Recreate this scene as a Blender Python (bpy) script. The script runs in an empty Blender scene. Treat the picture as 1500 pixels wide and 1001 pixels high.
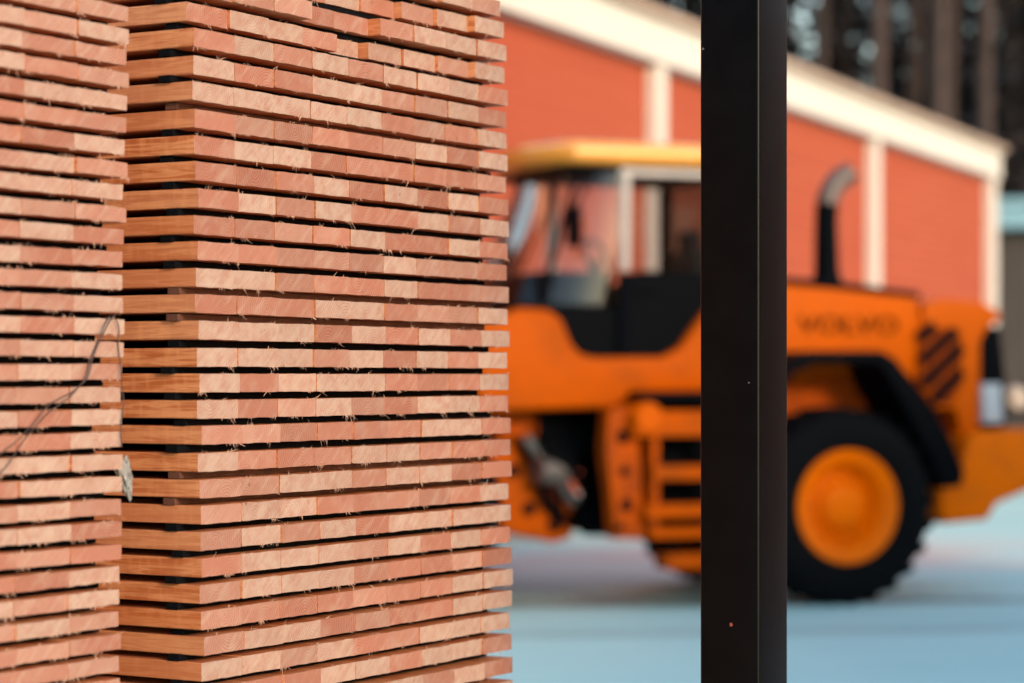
import bpy, bmesh, math, random
from mathutils import Vector, Matrix, noise

# ------------------------------------------------------------------ camera, sky, sun, exposure
S = bpy.context.scene
COL = S.collection
F = 85.0 / 36.0 * 1500.0            # focal length in photo pixels
EYE, HOR, CX = 1.74, 550.0, 750.0   # eye height, horizon row, centre column of the photograph

cam = bpy.data.cameras.new('camera')
cam.lens, cam.sensor_width = 85.0, 36.0
cam.shift_y = 49.5 / 1500.0
cam.clip_start, cam.clip_end = 0.05, 2000.0
cam.dof.use_dof = True
cam.dof.focus_distance = 4.7
cam.dof.aperture_fstop = 2.15
cam.dof.aperture_blades = 0
camo = bpy.data.objects.new('camera', cam)
camo.location = (0, 0, EYE)
camo.rotation_euler = (math.radians(90), 0, 0)
COL.objects.link(camo)
S.camera = camo

SUN_EL = math.radians(18.0)
sun_h = Vector((0.58, -0.815, 0)).normalized()
to_sun = Vector((sun_h.x * math.cos(SUN_EL), sun_h.y * math.cos(SUN_EL), math.sin(SUN_EL)))

W = bpy.data.worlds.new('World')
S.world = W
W.use_nodes = True
nt = W.node_tree
nt.nodes.clear()
sky = nt.nodes.new('ShaderNodeTexSky')
sky.sky_type = 'NISHITA'
sky.sun_disc = False
sky.sun_elevation = SUN_EL
sky.sun_rotation = math.atan2(sun_h.x, sun_h.y)
sky.air_density = 1.0
sky.dust_density = 0.5
sky.ozone_density = 1.0
bg = nt.nodes.new('ShaderNodeBackground')
bg.inputs['Strength'].default_value = 0.15
wo = nt.nodes.new('ShaderNodeOutputWorld')
nt.links.new(sky.outputs[0], bg.inputs[0])
nt.links.new(bg.outputs[0], wo.inputs[0])

sl = bpy.data.lights.new('sun', 'SUN')
sl.energy = 1.1
sl.angle = math.radians(10.0)
sl.color = (1.0, 0.84, 0.70)
so = bpy.data.objects.new('sun', sl)
so.rotation_euler = to_sun.to_track_quat('Z', 'Y').to_euler()
so.location = (20, -5, 12)
COL.objects.link(so)

S.view_settings.view_transform = 'Standard'
S.view_settings.look = 'None'
S.view_settings.gamma = 1.0
S.view_settings.exposure = 1.5
S.view_settings.use_white_balance = True
S.view_settings.white_balance_temperature = 7600
S.view_settings.white_balance_tint = 10
S.cycles.use_denoising = True
S.cycles.max_bounces = 8
S.cycles.transparent_max_bounces = 12

# ------------------------------------------------------------------ helpers
def px2w(px, py, d):
    return Vector(((px - CX) / F * d, d, EYE + (HOR - py) / F * d))

class NT:
    """small node-graph writer"""
    def __init__(self, name):
        self.m = bpy.data.materials.new(name)
        self.m.use_nodes = True
        self.t = self.m.node_tree
        self.b = self.t.nodes['Principled BSDF']
    def n(self, typ, **kw):
        nd = self.t.nodes.new(typ)
        for k, v in kw.items():
            setattr(nd, k, v)
        return nd
    def l(self, a, b):
        self.t.links.new(a, b)
    def val(self, sock, v):
        if hasattr(v, 'is_output'):
            self.l(v, sock)
        else:
            sock.default_value = v
    def math(self, op, a, b=0.0, c=None, clamp=False):
        nd = self.n('ShaderNodeMath', operation=op, use_clamp=clamp)
        self.val(nd.inputs[0], a); self.val(nd.inputs[1], b)
        if c is not None: self.val(nd.inputs[2], c)
        return nd.outputs[0]
    def mix(self, f, a, b, mode='MIX'):
        nd = self.n('ShaderNodeMix', data_type='RGBA', blend_type=mode)
        self.val(nd.inputs[0], f)
        for s, v in ((nd.inputs[6], a), (nd.inputs[7], b)):
            if hasattr(v, 'is_output'): self.l(v, s)
            else: s.default_value = (*v, 1) if len(v) == 3 else v
        return nd.outputs[2]
    def coords(self, kind='Object', scale=(1, 1, 1), rot=(0, 0, 0), loc=None):
        tc = self.n('ShaderNodeTexCoord')
        mp = self.n('ShaderNodeMapping')
        mp.inputs['Scale'].default_value = scale
        mp.inputs['Rotation'].default_value = rot
        self.l(tc.outputs[kind], mp.inputs[0])
        if loc is not None: self.val(mp.inputs['Location'], loc)
        return mp.outputs[0]
    def noise(self, vec, scale=5.0, detail=3.0, rough=0.55, dist=0.0):
        nd = self.n('ShaderNodeTexNoise')
        nd.inputs['Scale'].default_value = scale
        nd.inputs['Detail'].default_value = detail
        nd.inputs['Roughness'].default_value = rough
        nd.inputs['Distortion'].default_value = dist
        self.l(vec, nd.inputs['Vector'])
        return nd.outputs[0]
    def ramp(self, f, lo, hi):
        nd = self.n('ShaderNodeMapRange')
        nd.clamp = True
        self.l(f, nd.inputs[0])
        nd.inputs[1].default_value, nd.inputs[2].default_value = lo, hi
        return nd.outputs[0]
    def bump(self, h, strength=0.3, dist=0.001):
        nd = self.n('ShaderNodeBump')
        nd.inputs['Strength'].default_value = strength
        nd.inputs['Distance'].default_value = dist
        self.l(h, nd.inputs['Height'])
        self.l(nd.outputs[0], self.b.inputs['Normal'])
    def out(self, color=None, rough=0.6, metal=0.0, spec=None, coat=None):
        if color is not None:
            if hasattr(color, 'is_output'): self.l(color, self.b.inputs['Base Color'])
            else: self.b.inputs['Base Color'].default_value = (*color, 1)
        self.val(self.b.inputs['Roughness'], rough)
        self.val(self.b.inputs['Metallic'], metal)
        if spec is not None: self.b.inputs['Specular IOR Level'].default_value = spec
        if coat is not None: self.b.inputs['Coat Weight'].default_value = coat
        return self.m

def dirt_mat(name, base, dirt, rough=0.5, scale=3.0, amount=0.5, spec=None, bump=0.0, coat=None, metal=0.0):
    g = NT(name)
    v = g.coords('Object')
    n1 = g.noise(v, scale, 5, 0.65)
    n2 = g.noise(v, scale * 9, 3, 0.6)
    f = g.math('MULTIPLY', g.ramp(n1, 0.42, 0.75), amount)
    c = g.mix(f, base, dirt)
    c = g.mix(g.math('MULTIPLY', g.ramp(n2, 0.35, 0.7), 0.18), c, tuple(x * 0.6 for x in base))
    r = g.math('ADD', g.math('MULTIPLY', n1, 0.25), rough - 0.12)
    if bump: g.bump(n2, bump, 0.003)
    return g.out(c, r, metal, spec, coat)

# ---- wood materials
def end_grain(name, pink, pale, ring=1.0):
    g = NT(name)
    oi = g.n('ShaderNodeObjectInfo')
    rnd = oi.outputs['Random']
    tc = g.n('ShaderNodeTexCoord')
    sep = g.n('ShaderNodeSeparateXYZ'); g.l(tc.outputs['Object'], sep.inputs[0])
    fr2 = g.math('FRACT', g.math('MULTIPLY', rnd, 17.31))
    fr3 = g.math('FRACT', g.math('MULTIPLY', rnd, 53.77))
    sc = g.n('ShaderNodeSeparateColor'); g.l(oi.outputs['Color'], sc.inputs[0])
    palef, bri = sc.outputs[0], sc.outputs[1]
    off = g.n('ShaderNodeCombineXYZ')
    g.l(g.math('MULTIPLY', rnd, 9.0), off.inputs[0]); g.l(g.math('MULTIPLY', fr2, 9.0), off.inputs[2])
    vo = g.n('ShaderNodeVectorMath', operation='ADD'); g.l(tc.outputs['Object'], vo.inputs[0]); g.l(off.outputs[0], vo.inputs[1])
    vec = vo.outputs[0]
    wob = g.math('MULTIPLY', g.math('SUBTRACT', g.noise(vec, 45, 3), 0.5), 0.009)
    dx = g.math('SUBTRACT', sep.outputs[0], g.math('MULTIPLY', g.math('SUBTRACT', rnd, 0.5), 0.085))
    dz = g.math('SUBTRACT', sep.outputs[2], g.math('MULTIPLY', g.math('SUBTRACT', fr2, 0.5), 0.06))
    rr = g.math('SQRT', g.math('ADD', g.math('MULTIPLY', dx, dx), g.math('MULTIPLY', dz, dz)))
    rr = g.math('ADD', rr, wob)
    w = g.math('SINE', g.math('MULTIPLY', rr, 6.283 / 0.0058))
    lines = g.math('POWER', g.math('ADD', g.math('MULTIPLY', w, 0.5), 0.5), 5.0)
    ringamt = g.math('MULTIPLY', g.math('MULTIPLY', g.ramp(fr3, 0.15, 0.8), g.math('SUBTRACT', 1.0, g.math('MULTIPLY', palef, 0.6))), 0.85 * ring)
    # diagonal circular-saw marks
    def turned(deg):
        m0 = g.n('ShaderNodeMapping'); g.l(vec, m0.inputs[0])
        m0.inputs['Rotation'].default_value = (0, math.radians(deg), 0)
        return m0.outputs[0]
    mp = g.n('ShaderNodeMapping'); g.l(turned(-52), mp.inputs[0])
    mp.inputs['Scale'].default_value = (260, 1, 18)
    saw = g.noise(mp.outputs[0], 1.0, 3, 0.6)
    mp2 = g.n('ShaderNodeMapping'); g.l(turned(-47), mp2.inputs[0])
    mp2.inputs['Scale'].default_value = (60, 1, 9)
    sheen = g.noise(mp2.outputs[0], 1.0, 3, 0.65)
    cloud = g.noise(vec, 38, 4, 0.6)
    fine = g.noise(vec, 420, 2, 0.6)
    c = g.mix(palef, pink, pale)
    # pale boards: silvery streaks where the saw burnished them, pink showing through elsewhere
    stre = g.math('MULTIPLY', g.ramp(sheen, 0.48, 0.66), palef)
    mid = tuple(a * 0.42 + b * 0.58 for a, b in zip(pink, pale))
    c = g.mix(g.math('MULTIPLY', palef, g.ramp(cloud, 0.42, 0.62)), c, mid)
    c = g.mix(g.math('MULTIPLY', stre, 0.9), c, tuple(min(1, x * 1.07) for x in pale))
    c = g.mix(g.math('MULTIPLY', g.ramp(cloud, 0.42, 0.75), 0.28), c, tuple(x * f for x, f in zip(pink, (0.88, 0.78, 0.72))))
    c = g.mix(g.math('MULTIPLY', lines, ringamt), c, tuple(x * f for x, f in zip(pink, (0.52, 0.38, 0.34))))
    c = g.mix(g.math('MULTIPLY', g.ramp(saw, 0.48, 0.68), 0.3), c, tuple(x * f for x, f in zip(pink, (0.8, 0.66, 0.6))))
    spot = g.noise(vec, 62, 1, 0.4)
    c = g.mix(g.math('MULTIPLY', g.ramp(spot, 0.745, 0.80), 0.75), c, (0.16, 0.06, 0.03))
    big = g.noise(vec, 13, 3, 0.6)
    c = g.mix(g.math('MULTIPLY', g.ramp(big, 0.5, 0.72), 0.55), c, tuple(a * 0.35 + b * 0.65 for a, b in zip(pink, pale)))
    c = g.mix(g.math('MULTIPLY', g.ramp(sheen, 0.52, 0.7), 0.38), c, pale)
    c = g.mix(g.math('MULTIPLY', g.ramp(g.noise(vec, 21, 4, 0.7), 0.52, 0.72), 0.4), c, tuple(x * f for x, f in zip(pink, (0.84, 0.76, 0.72))))
    bb = g.n('ShaderNodeCombineColor'); g.l(bri, bb.inputs[0]); g.l(bri, bb.inputs[1]); g.l(bri, bb.inputs[2])
    c = g.mix(1.0, c, bb.outputs[0], 'MULTIPLY')
    h = g.math('ADD', g.math('MULTIPLY', saw, 1.0), g.math('MULTIPLY', fine, 0.7))
    g.bump(h, 0.55, 0.0012)
    return g.out(c, 0.72, 0, 0.25)

def long_grain(name, lo, hi):
    g = NT(name)
    oi = g.n('ShaderNodeObjectInfo')
    rnd = oi.outputs['Random']
    off = g.n('ShaderNodeCombineXYZ')
    g.l(g.math('MULTIPLY', rnd, 7.0), off.inputs[0]); g.l(g.math('MULTIPLY', rnd, 31.0), off.inputs[1])
    tc = g.n('ShaderNodeTexCoord')
    vo = g.n('ShaderNodeVectorMath', operation='ADD'); g.l(tc.outputs['Object'], vo.inputs[0]); g.l(off.outputs[0], vo.inputs[1])
    r2 = g.math('FRACT', g.math('MULTIPLY', rnd, 37.7)); r3 = g.math('FRACT', g.math('MULTIPLY', rnd, 91.3))
    mp = g.n('ShaderNodeMapping'); g.l(vo.outputs[0], mp.inputs[0])
    mp.inputs['Scale'].default_value = (60, 5.5, 105)
    grain = g.noise(mp.outputs[0], 1.0, 4, 0.6, 0.8)
    mp2 = g.n('ShaderNodeMapping'); g.l(vo.outputs[0], mp2.inputs[0])
    mp2.inputs['Scale'].default_value = (10, 55, 10)
    sawm = g.noise(mp2.outputs[0], 1.0, 2, 0.5)
    blot = g.noise(vo.outputs[0], 14, 3, 0.6)
    c = g.mix(g.ramp(grain, 0.43, 0.57), tuple(x * f for x, f in zip(lo, (0.92, 0.84, 0.75))), hi)
    c = g.mix(g.math('MULTIPLY', g.ramp(sawm, 0.5, 0.7), 0.35), c, tuple(min(1, x * 1.2) for x in hi))
    c = g.mix(g.math('MULTIPLY', g.ramp(blot, 0.45, 0.7), 0.4), c, tuple(x * 0.8 for x in lo))
    c = g.mix(g.math('MULTIPLY', g.ramp(r2, 0.3, 1.0), 0.5), c, tuple(x * f for x, f in zip(hi, (0.92, 1.06, 1.30))))
    c = g.mix(g.math('MULTIPLY', g.ramp(grain, 0.56, 0.66), 0.55), c, tuple(x * f for x, f in zip(lo, (0.85, 0.72, 0.6))))
    c = g.mix(g.math('MULTIPLY', g.ramp(r3, 0.45, 1.0), 0.38), c, tuple(x * f for x, f in zip(lo, (0.95, 0.75, 0.55))))
    vor = g.n('ShaderNodeTexVoronoi'); vor.inputs['Scale'].default_value = 4.2
    g.l(vo.outputs[0], vor.inputs['Vector'])
    kn = g.math('SUBTRACT', 1.0, g.ramp(vor.outputs[0], 0.02, 0.045))
    c = g.mix(kn, c, (0.12, 0.035, 0.015))
    g.bump(g.math('ADD', grain, g.math('MULTIPLY', sawm, 0.4)), 0.4, 0.001)
    return g.out(c, 0.62, 0, 0.3)

PINK, PALE = (0.338, 0.133, 0.089), (0.405, 0.272, 0.212)
M_end = end_grain('end_grain', PINK, PALE)
M_side = long_grain('sawn_side', (0.44, 0.125, 0.045), (0.62, 0.255, 0.115))
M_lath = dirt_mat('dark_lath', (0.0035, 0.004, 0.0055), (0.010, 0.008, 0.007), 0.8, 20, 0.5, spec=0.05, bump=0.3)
M_lathb = dirt_mat('brown_lath', (0.11, 0.036, 0.02), (0.045, 0.016, 0.011), 0.75, 30, 0.8, bump=0.4)
M_fib = NT('wood_fibre').out((0.42, 0.23, 0.16), 0.8)

# ---- other materials
M_post = dirt_mat('black_paint', (0.0014, 0.0014, 0.0018), (0.0034, 0.0026, 0.0026), 0.32, 9, 0.5, spec=0.14, bump=0.015)
_pb = M_post.node_tree.nodes['Principled BSDF'].inputs
_pb['Sheen Weight'].default_value = 0.5
_pb['Sheen Roughness'].default_value = 0.28
_pb['Sheen Tint'].default_value = (0.55, 0.25, 0.22, 1)  # brown sheen tint stands in for warm reflections on the right face
M_wire = dirt_mat('steel_wire', (0.10, 0.075, 0.07), (0.17, 0.07, 0.04), 0.45, 40, 0.6, metal=0.6)
M_red_spot = NT('red_primer').out((0.28, 0.05, 0.035), 0.6)
M_plastic = dirt_mat('grey_film', (0.27, 0.25, 0.23), (0.08, 0.065, 0.055), 0.35, 60, 0.9)
M_or = dirt_mat('orange_paint', (0.52, 0.082, 0.0002), (0.36, 0.058, 0.001), 0.45, 1.7, 0.35, spec=0.08)
M_or2 = dirt_mat('dirty_orange_paint', (0.44, 0.062, 0.0004), (0.06, 0.02, 0.008), 0.55, 4.0, 0.85, spec=0.08)
M_roof_lit = dirt_mat('sunlit_cab_roof', (0.80, 0.33, 0.05), (0.66, 0.25, 0.04), 0.25, 2, 0.3, coat=1.0)  # roof orange lightened towards yellow: sun highlight put into the colour
M_blk = dirt_mat('black_plastic', (0.0012, 0.0018, 0.003), (0.0035, 0.004, 0.005), 0.6, 4, 0.3, spec=0.03)
M_rub = dirt_mat('tyre_rubber', (0.0016, 0.002, 0.003), (0.005, 0.005, 0.0055), 0.85, 5, 0.6, spec=0.08, bump=0.3)
M_steel = dirt_mat('bare_steel', (0.24, 0.22, 0.21), (0.07, 0.06, 0.055), 0.35, 6, 0.5, metal=0.7)
M_chrome = NT('exhaust_chrome').out((0.10, 0.07, 0.06), 0.45, 0.3)
M_seat = dirt_mat('seat_cloth', (0.008, 0.009, 0.011), (0.015, 0.015, 0.017), 0.85, 10, 0.4)
M_pillar_lit = dirt_mat('sunlit_pillar', (0.42, 0.36, 0.33), (0.2, 0.17, 0.15), 0.4, 4, 0.3)  # pale cab frame: the sunlight on it is put into the colour
M_text = NT('lettering_dark').out((0.07, 0.014, 0.002), 0.7, 0, 0.02)
M_lamp = NT('lamp_glass').out((0.36, 0.41, 0.46), 0.25)
M_lampred = NT('lamp_cover').out((0.85, 0.55, 0.38), 0.2)
def glass_mat():
    g = NT('cab_glass')
    t = g.t
    t.nodes.remove(g.b)
    tr = g.n('ShaderNodeBsdfTransparent'); tr.inputs[0].default_value = (0.90, 0.93, 0.94, 1)
    gl = g.n('ShaderNodeBsdfGlossy'); gl.inputs['Roughness'].default_value = 0.03
    fr = g.n('ShaderNodeFresnel'); fr.inputs[0].default_value = 1.5
    f2 = g.math('ADD', g.math('MULTIPLY', fr.outputs[0], 0.9), 0.01, clamp=True)
    mx = g.n('ShaderNodeMixShader')
    g.l(f2, mx.inputs[0]); g.l(tr.outputs[0], mx.inputs[1]); g.l(gl.outputs[0], mx.inputs[2])
    g.l(mx.outputs[0], t.nodes['Material Output'].inputs[0])
    return g.m
M_glass = glass_mat()

def cladding():
    g = NT('red_cladding')
    v = g.coords('Object')
    sep = g.n('ShaderNodeSeparateXYZ'); g.l(v, sep.inputs[0])
    fr = g.math('FRACT', g.math('MULTIPLY', sep.outputs[2], 1 / 0.17))
    groove = g.math('SUBTRACT', 1.0, g.ramp(fr, 0.0, 0.12))
    mp = g.coords('Object', (0.25, 0.25, 5.9))
    n1 = g.noise(mp, 1.0, 3)
    n2 = g.noise(v, 0.35, 4)
    c = g.mix(g.ramp(n1, 0.35, 0.7), (0.375, 0.078, 0.039), (0.335, 0.066, 0.034))
    c = g.mix(g.math('MULTIPLY', g.ramp(n2, 0.4, 0.7), 0.3), c, (0.33, 0.056, 0.030))
    c = g.mix(g.math('MULTIPLY', groove, 0.6), c, (0.18, 0.026, 0.015))
    g.bump(g.ramp(fr, 0, 0.15), 0.5, 0.02)
    return g.out(c, 0.8, 0, 0.1)
M_red = cladding()
M_white = dirt_mat('white_trim', (0.60, 0.53, 0.47), (0.52, 0.44, 0.37), 0.7, 0.8, 0.4, spec=0.15)
M_gutter = dirt_mat('roof_edge', (0.46, 0.30, 0.21), (0.3, 0.18, 0.13), 0.5, 1.0, 0.5)
M_conc = dirt_mat('concrete', (0.35, 0.32, 0.30), (0.2, 0.18, 0.16), 0.85, 1.0, 0.6)
M_snowroof = dirt_mat('snow_roof', (0.20, 0.36, 0.42), (0.14, 0.26, 0.31), 0.6, 0.5, 0.5)
M_greywall = dirt_mat('grey_timber', (0.060, 0.043, 0.036), (0.035, 0.025, 0.021), 0.8, 1.2, 0.8)
M_bark = dirt_mat('pine_bark', (0.046, 0.026, 0.021), (0.024, 0.014, 0.011), 0.9, 3.0, 0.8, bump=0.5)
def leaf_mat(name, a, b, hue):
    g = NT(name)
    v = g.coords('Object')
    n1 = g.noise(v, 0.6, 4, 0.7)
    n2 = g.noise(v, 4.0, 2)
    c = g.mix(g.ramp(n1, 0.35, 0.65), a, b)
    c = g.mix(g.math('MULTIPLY', g.ramp(n2, 0.4, 0.7), 0.6), c, hue)
    return g.out(c, 0.75)
M_needle = leaf_mat('conifer_needles', (0.007, 0.0055, 0.005), (0.014, 0.0095, 0.008), (0.028, 0.012, 0.007))

def ground_mat():
    g = NT('packed_icy_snow')
    v = g.coords('Object')
    n1 = g.noise(v, 0.22, 5, 0.6)
    n2 = g.noise(v, 1.6, 4, 0.6)
    n3 = g.noise(v, 14.0, 4, 0.65)
    st = g.noise(g.coords('Object', (0.10, 0.75, 1)), 1.0, 4, 0.6, 0.6)
    c = g.mix(g.ramp(n1, 0.35, 0.7), (0.425, 0.745, 0.725), (0.505, 0.80, 0.775))
    c = g.mix(g.math('MULTIPLY', g.ramp(st, 0.45, 0.7), 0.45), c, (0.33, 0.63, 0.63))
    # sanded wheel tracks: two worn strips running across the yard
    sep = g.n('ShaderNodeSeparateXYZ'); g.l(v, sep.inputs[0])
    yy = g.math('ADD', sep.outputs[1], g.math('MULTIPLY', g.math('SUBTRACT', n1, 0.5), 0.7))
    yy = g.math('SUBTRACT', yy, g.math('MULTIPLY', sep.outputs[0], 0.10))
    def strip(c0, hw):
        d = g.math('ABSOLUTE', g.math('SUBTRACT', yy, c0))
        return g.math('SUBTRACT', 1.0, g.ramp(d, hw * 0.5, hw))
    tr = g.math('MAXIMUM', strip(18.35, 0.30), g.math('MULTIPLY', strip(16.2, 0.25), 0.4))
    tr = g.math('MULTIPLY', tr, g.ramp(n2, 0.22, 0.5))
    c = g.mix(g.math('MULTIPLY', tr, 0.75), c, (0.12, 0.105, 0.10))
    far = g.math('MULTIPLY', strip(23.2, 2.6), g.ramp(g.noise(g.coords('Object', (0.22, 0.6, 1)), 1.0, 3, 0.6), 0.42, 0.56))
    c = g.mix(g.math('MULTIPLY', far, 0.8), c, (0.66, 0.50, 0.45))  # pinkish sunlit patches beyond the loader, painted into the snow colour
    c = g.mix(g.math('MULTIPLY', g.ramp(n3, 0.55, 0.75), 0.22), c, (0.20, 0.27, 0.29))
    g.bump(g.math('ADD', n2, g.math('MULTIPLY', n3, 0.4)), 0.4, 0.02)
    return g.out(c, 0.6, 0, 0.4)
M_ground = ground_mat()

# ---- mesh helpers
class MB:
    def __init__(self):
        self.bm = bmesh.new()
    def box(self, c, s, rot=None, bevel=0.0):
        m = Matrix.Translation(c) @ (rot.to_4x4() if rot else Matrix.Identity(4)) @ Matrix.Diagonal((*s, 1))
        r = bmesh.ops.create_cube(self.bm, size=1.0, matrix=m)
        if bevel:
            es = list({e for v in r['verts'] for e in v.link_edges})
            bmesh.ops.bevel(self.bm, geom=es, offset=bevel, segments=2, affect='EDGES', profile=0.6)
        return self
    def b2(self, lo, hi, bevel=0.0):
        lo, hi = Vector(lo), Vector(hi)
        return self.box((lo + hi) / 2, hi - lo, None, bevel)
    def prism(self, pts, y0, y1, bevel=0.0):
        """outline of (x,z) points, extruded from y0 to y1"""
        a = [self.bm.verts.new((x, y0, z)) for x, z in pts]
        b = [self.bm.verts.new((x, y1, z)) for x, z in pts]
        n = len(pts)
        fs = [self.bm.faces.new(a), self.bm.faces.new(b[::-1])]
        for i in range(n):
            fs.append(self.bm.faces.new((a[i], b[i], b[(i + 1) % n], a[(i + 1) % n])))
        bmesh.ops.recalc_face_normals(self.bm, faces=fs)
        if bevel:
            es = {e for f in fs[:2] for e in f.edges}
            bmesh.ops.bevel(self.bm, geom=list(es), offset=bevel, segments=3, affect='EDGES', profile=0.6)
        return self
    def tube(self, pts, r, n=8, cap=True):
        pts = [Vector(p) for p in pts]
        rs = r if isinstance(r, (list, tuple)) else [r] * len(pts)
        rings, up = [], None
        for i, p in enumerate(pts):
            t = (pts[min(i + 1, len(pts) - 1)] - pts[max(i - 1, 0)]).normalized()
            if up is None:
                up = t.orthogonal().normalized()
            up = (up - t * up.dot(t)).normalized()
            s = t.cross(up)
            rings.append([self.bm.verts.new(p + (up * math.cos(2 * math.pi * k / n) + s * math.sin(2 * math.pi * k / n)) * rs[i]) for k in range(n)])
        for a, b in zip(rings, rings[1:]):
            for k in range(n):
                self.bm.faces.new((a[k], a[(k + 1) % n], b[(k + 1) % n], b[k]))
        if cap:
            self.bm.faces.new(rings[0][::-1]); self.bm.faces.new(rings[-1])
        return self
    def lathe_y(self, prof, c, n=40):
        """profile of (radius, y) turned about the y axis through c"""
        rings = []
        for r, y in prof:
            if r < 1e-5:
                rings.append([self.bm.verts.new((c[0], c[1] + y, c[2]))] * n)
            else:
                rings.append([self.bm.verts.new((c[0] + r * math.cos(2 * math.pi * k / n), c[1] + y, c[2] + r * math.sin(2 * math.pi * k / n))) for k in range(n)])
        for a, b in zip(rings, rings[1:]):
            for k in range(n):
                f = [a[k], a[(k + 1) % n], b[(k + 1) % n], b[k]]
                u = []
                for v in f:
                    if v not in u: u.append(v)
                if len(u) > 2:
                    try: self.bm.faces.new(u)
                    except ValueError: pass
        return self
    def quad(self, *p):
        self.bm.faces.new([self.bm.verts.new(q) for q in p])
        return self
    def mesh(self, name, mats, smooth=False, recalc=True, flat_area=1e9):
        if recalc: bmesh.ops.recalc_face_normals(self.bm, faces=self.bm.faces)
        me = bpy.data.meshes.new(name)
        self.bm.to_mesh(me); self.bm.free()
        for m in (mats if isinstance(mats, (list, tuple)) else [mats]):
            me.materials.append(m)
        if smooth:
            me.polygons.foreach_set('use_smooth', [True] * len(me.polygons))
            for p in me.polygons:
                if len(p.vertices) > 4 or p.area > flat_area: p.use_smooth = False
            me.set_sharp_from_angle(angle=math.radians(38))
        return me
    def build(self, name, mats, parent=None, smooth=False, loc=None, rz=0.0, recalc=True, flat_area=1e9):
        return link(name, self.mesh(name, mats, smooth, recalc, flat_area), parent, loc, rz)

def link(name, data, parent=None, loc=None, rz=0.0):
    o = bpy.data.objects.new(name, data)
    COL.objects.link(o)
    if parent: o.parent = parent
    if loc is not None: o.location = loc
    o.rotation_euler.z = rz
    return o

def tag(o, label=None, cat=None, group=None, kind=None):
    if label: o['label'] = label
    if cat: o['category'] = cat
    if group: o['group'] = group
    if kind: o['kind'] = kind
    return o

def empty(name, loc, rz=0.0):
    o = link(name, None, None, loc, rz)
    o.empty_display_size = 0.2
    return o

# ------------------------------------------------------------------ ground
g = MB()
g.quad((-400, -400, 0), (400, -400, 0), (400, 700, 0), (-400, 700, 0))
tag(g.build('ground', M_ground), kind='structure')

# ------------------------------------------------------------------ the red hall behind the loader
WD = Vector((0.401, 0.916, 0)).normalized()
CORN = Vector((9.18, 46.0, 0))
hall_rz = math.atan2(-WD.y, -WD.x)          # local x runs back towards the camera along the wall, local y is outwards
hall = empty('red_hall', CORN, hall_rz)
tag(hall, 'long red timber hall with cream pilasters and a wide cream eaves board behind the loader', 'building')
HL, HD, HH = 33.0, 18.0, 6.0
MB().b2((0.52, -HD, 0.45), (HL, 0, HH - 0.02)).build('wall', M_red, hall)
MB().b2((0.48, -HD - 0.04, 0), (HL + 0.04, 0.04, 0.448)).build('plinth', M_conc, hall)
PIL = [0.5, 9.05, 18.8, 29.4]
for i, u in enumerate(PIL):
    w = 0.30 if i else 0.40
    MB().b2((u - w / 2 + (0.2 if i == 0 else 0), 0.003, 0.47), (u + w / 2 + (0.2 if i == 0 else 0), 0.17, 5.428), 0.01).build('pilaster', M_white, hall)
MB().b2((0.46, 0.003, 5.43), (HL + 0.2, 0.23, 5.965), 0.012).build('eaves_board', M_white, hall)
MB().tube([(0.44, 0.295, 5.98), (HL + 0.2, 0.295, 5.98)], 0.065, 10).build('gutter', M_gutter, hall, True)
r = MB().prism([(-HD / 2 * 0 + 0, 0), (0, 0.1), (1, 0.1), (1, 0)], 0, 1)
r.bm.free()
rb = bmesh.new()
pts = [(0.22, 5.975), (-HD / 2, 7.98), (-HD - 0.34, 5.975), (-HD - 0.34, 6.06), (-HD / 2, 8.10), (0.22, 6.06)]
a = [rb.verts.new((0.42, y, z)) for y, z in pts]; b = [rb.verts.new((HL + 0.3, y, z)) for y, z in pts]
rb.faces.new(a); rb.faces.new(b[::-1])
for i in range(6):
    rb.faces.new((a[i], b[i], b[(i + 1) % 6], a[(i + 1) % 6]))
rm = MB(); rm.bm.free(); rm.bm = rb
rm.build('roof', M_gutter, hall)
gb = MB()
for x in (0.521, HL - 0.001):
    gb.quad((x, -0.01, HH - 0.021), (x, -HD + 0.01, HH - 0.021), (x, -HD / 2, 7.96))
gb.build('gable', M_red, hall)

# ------------------------------------------------------------------ unseen lumber row added across the yard, right of the picture (it shades the ice)
def shade_stack(y, which):
    t = empty('lumber_stack', (8.0, y, 0))
    tag(t, which + ' lumber stack of the unseen row added to shade the yard, right of the picture', 'lumber stack', 'unseen stacks added to shade the yard')
    m, e = MB(), MB()
    z = 0.12
    while z < 4.3:
        m.b2((0, 0, z), (1.1, 4.3, z + .034))
        for b in (.2, 1.5, 2.8, 4.0):
            e.b2((0, b, z + .0345), (1.1, b + .03, z + .0475))
        z += .048
    tag(m.build('plank_layers', M_side, t), kind='stuff')
    tag(e.build('laths', M_lath, t), kind='stuff')
    for b in (.2, 1.5, 2.8, 4.0):
        MB().b2((0, b, 0), (1.1, b + .1, .119)).build('bearer', M_greywall, t)
for k in range(4):
    shade_stack(-1.6 + 4.4 * k, ('rearmost', 'second', 'third', 'farthest')[k] + ' tall')

M_darktimber = dirt_mat('dark_timber', (0.05, 0.032, 0.024), (0.025, 0.017, 0.014), 0.85, 1.5, 0.7, spec=0.1)
ts = empty('unseen_dark_shed', (-9.0, -0.6, 0), math.radians(124.6))  # unseen shed added to darken the reflection in the post's front face
tag(ts, 'unseen dark timber shed added behind the camera for the post to reflect, left of the picture', 'shed')
MB().b2((-7, 0, 0), (7, 4, 5.2)).build('wall', M_darktimber, ts)
MB().prism([(-7.4, 5.21), (7.4, 5.21), (7.4, 5.4), (-7.4, 5.4)], -.5, 4.5, .02).build('roof', M_darktimber, ts)
for k in range(2):
    MB().b2((-4 + k * 4.4, -.05, 0), (-.6 + k * 4.4, -.002, 3.6)).build('door', M_greywall, ts)

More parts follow.
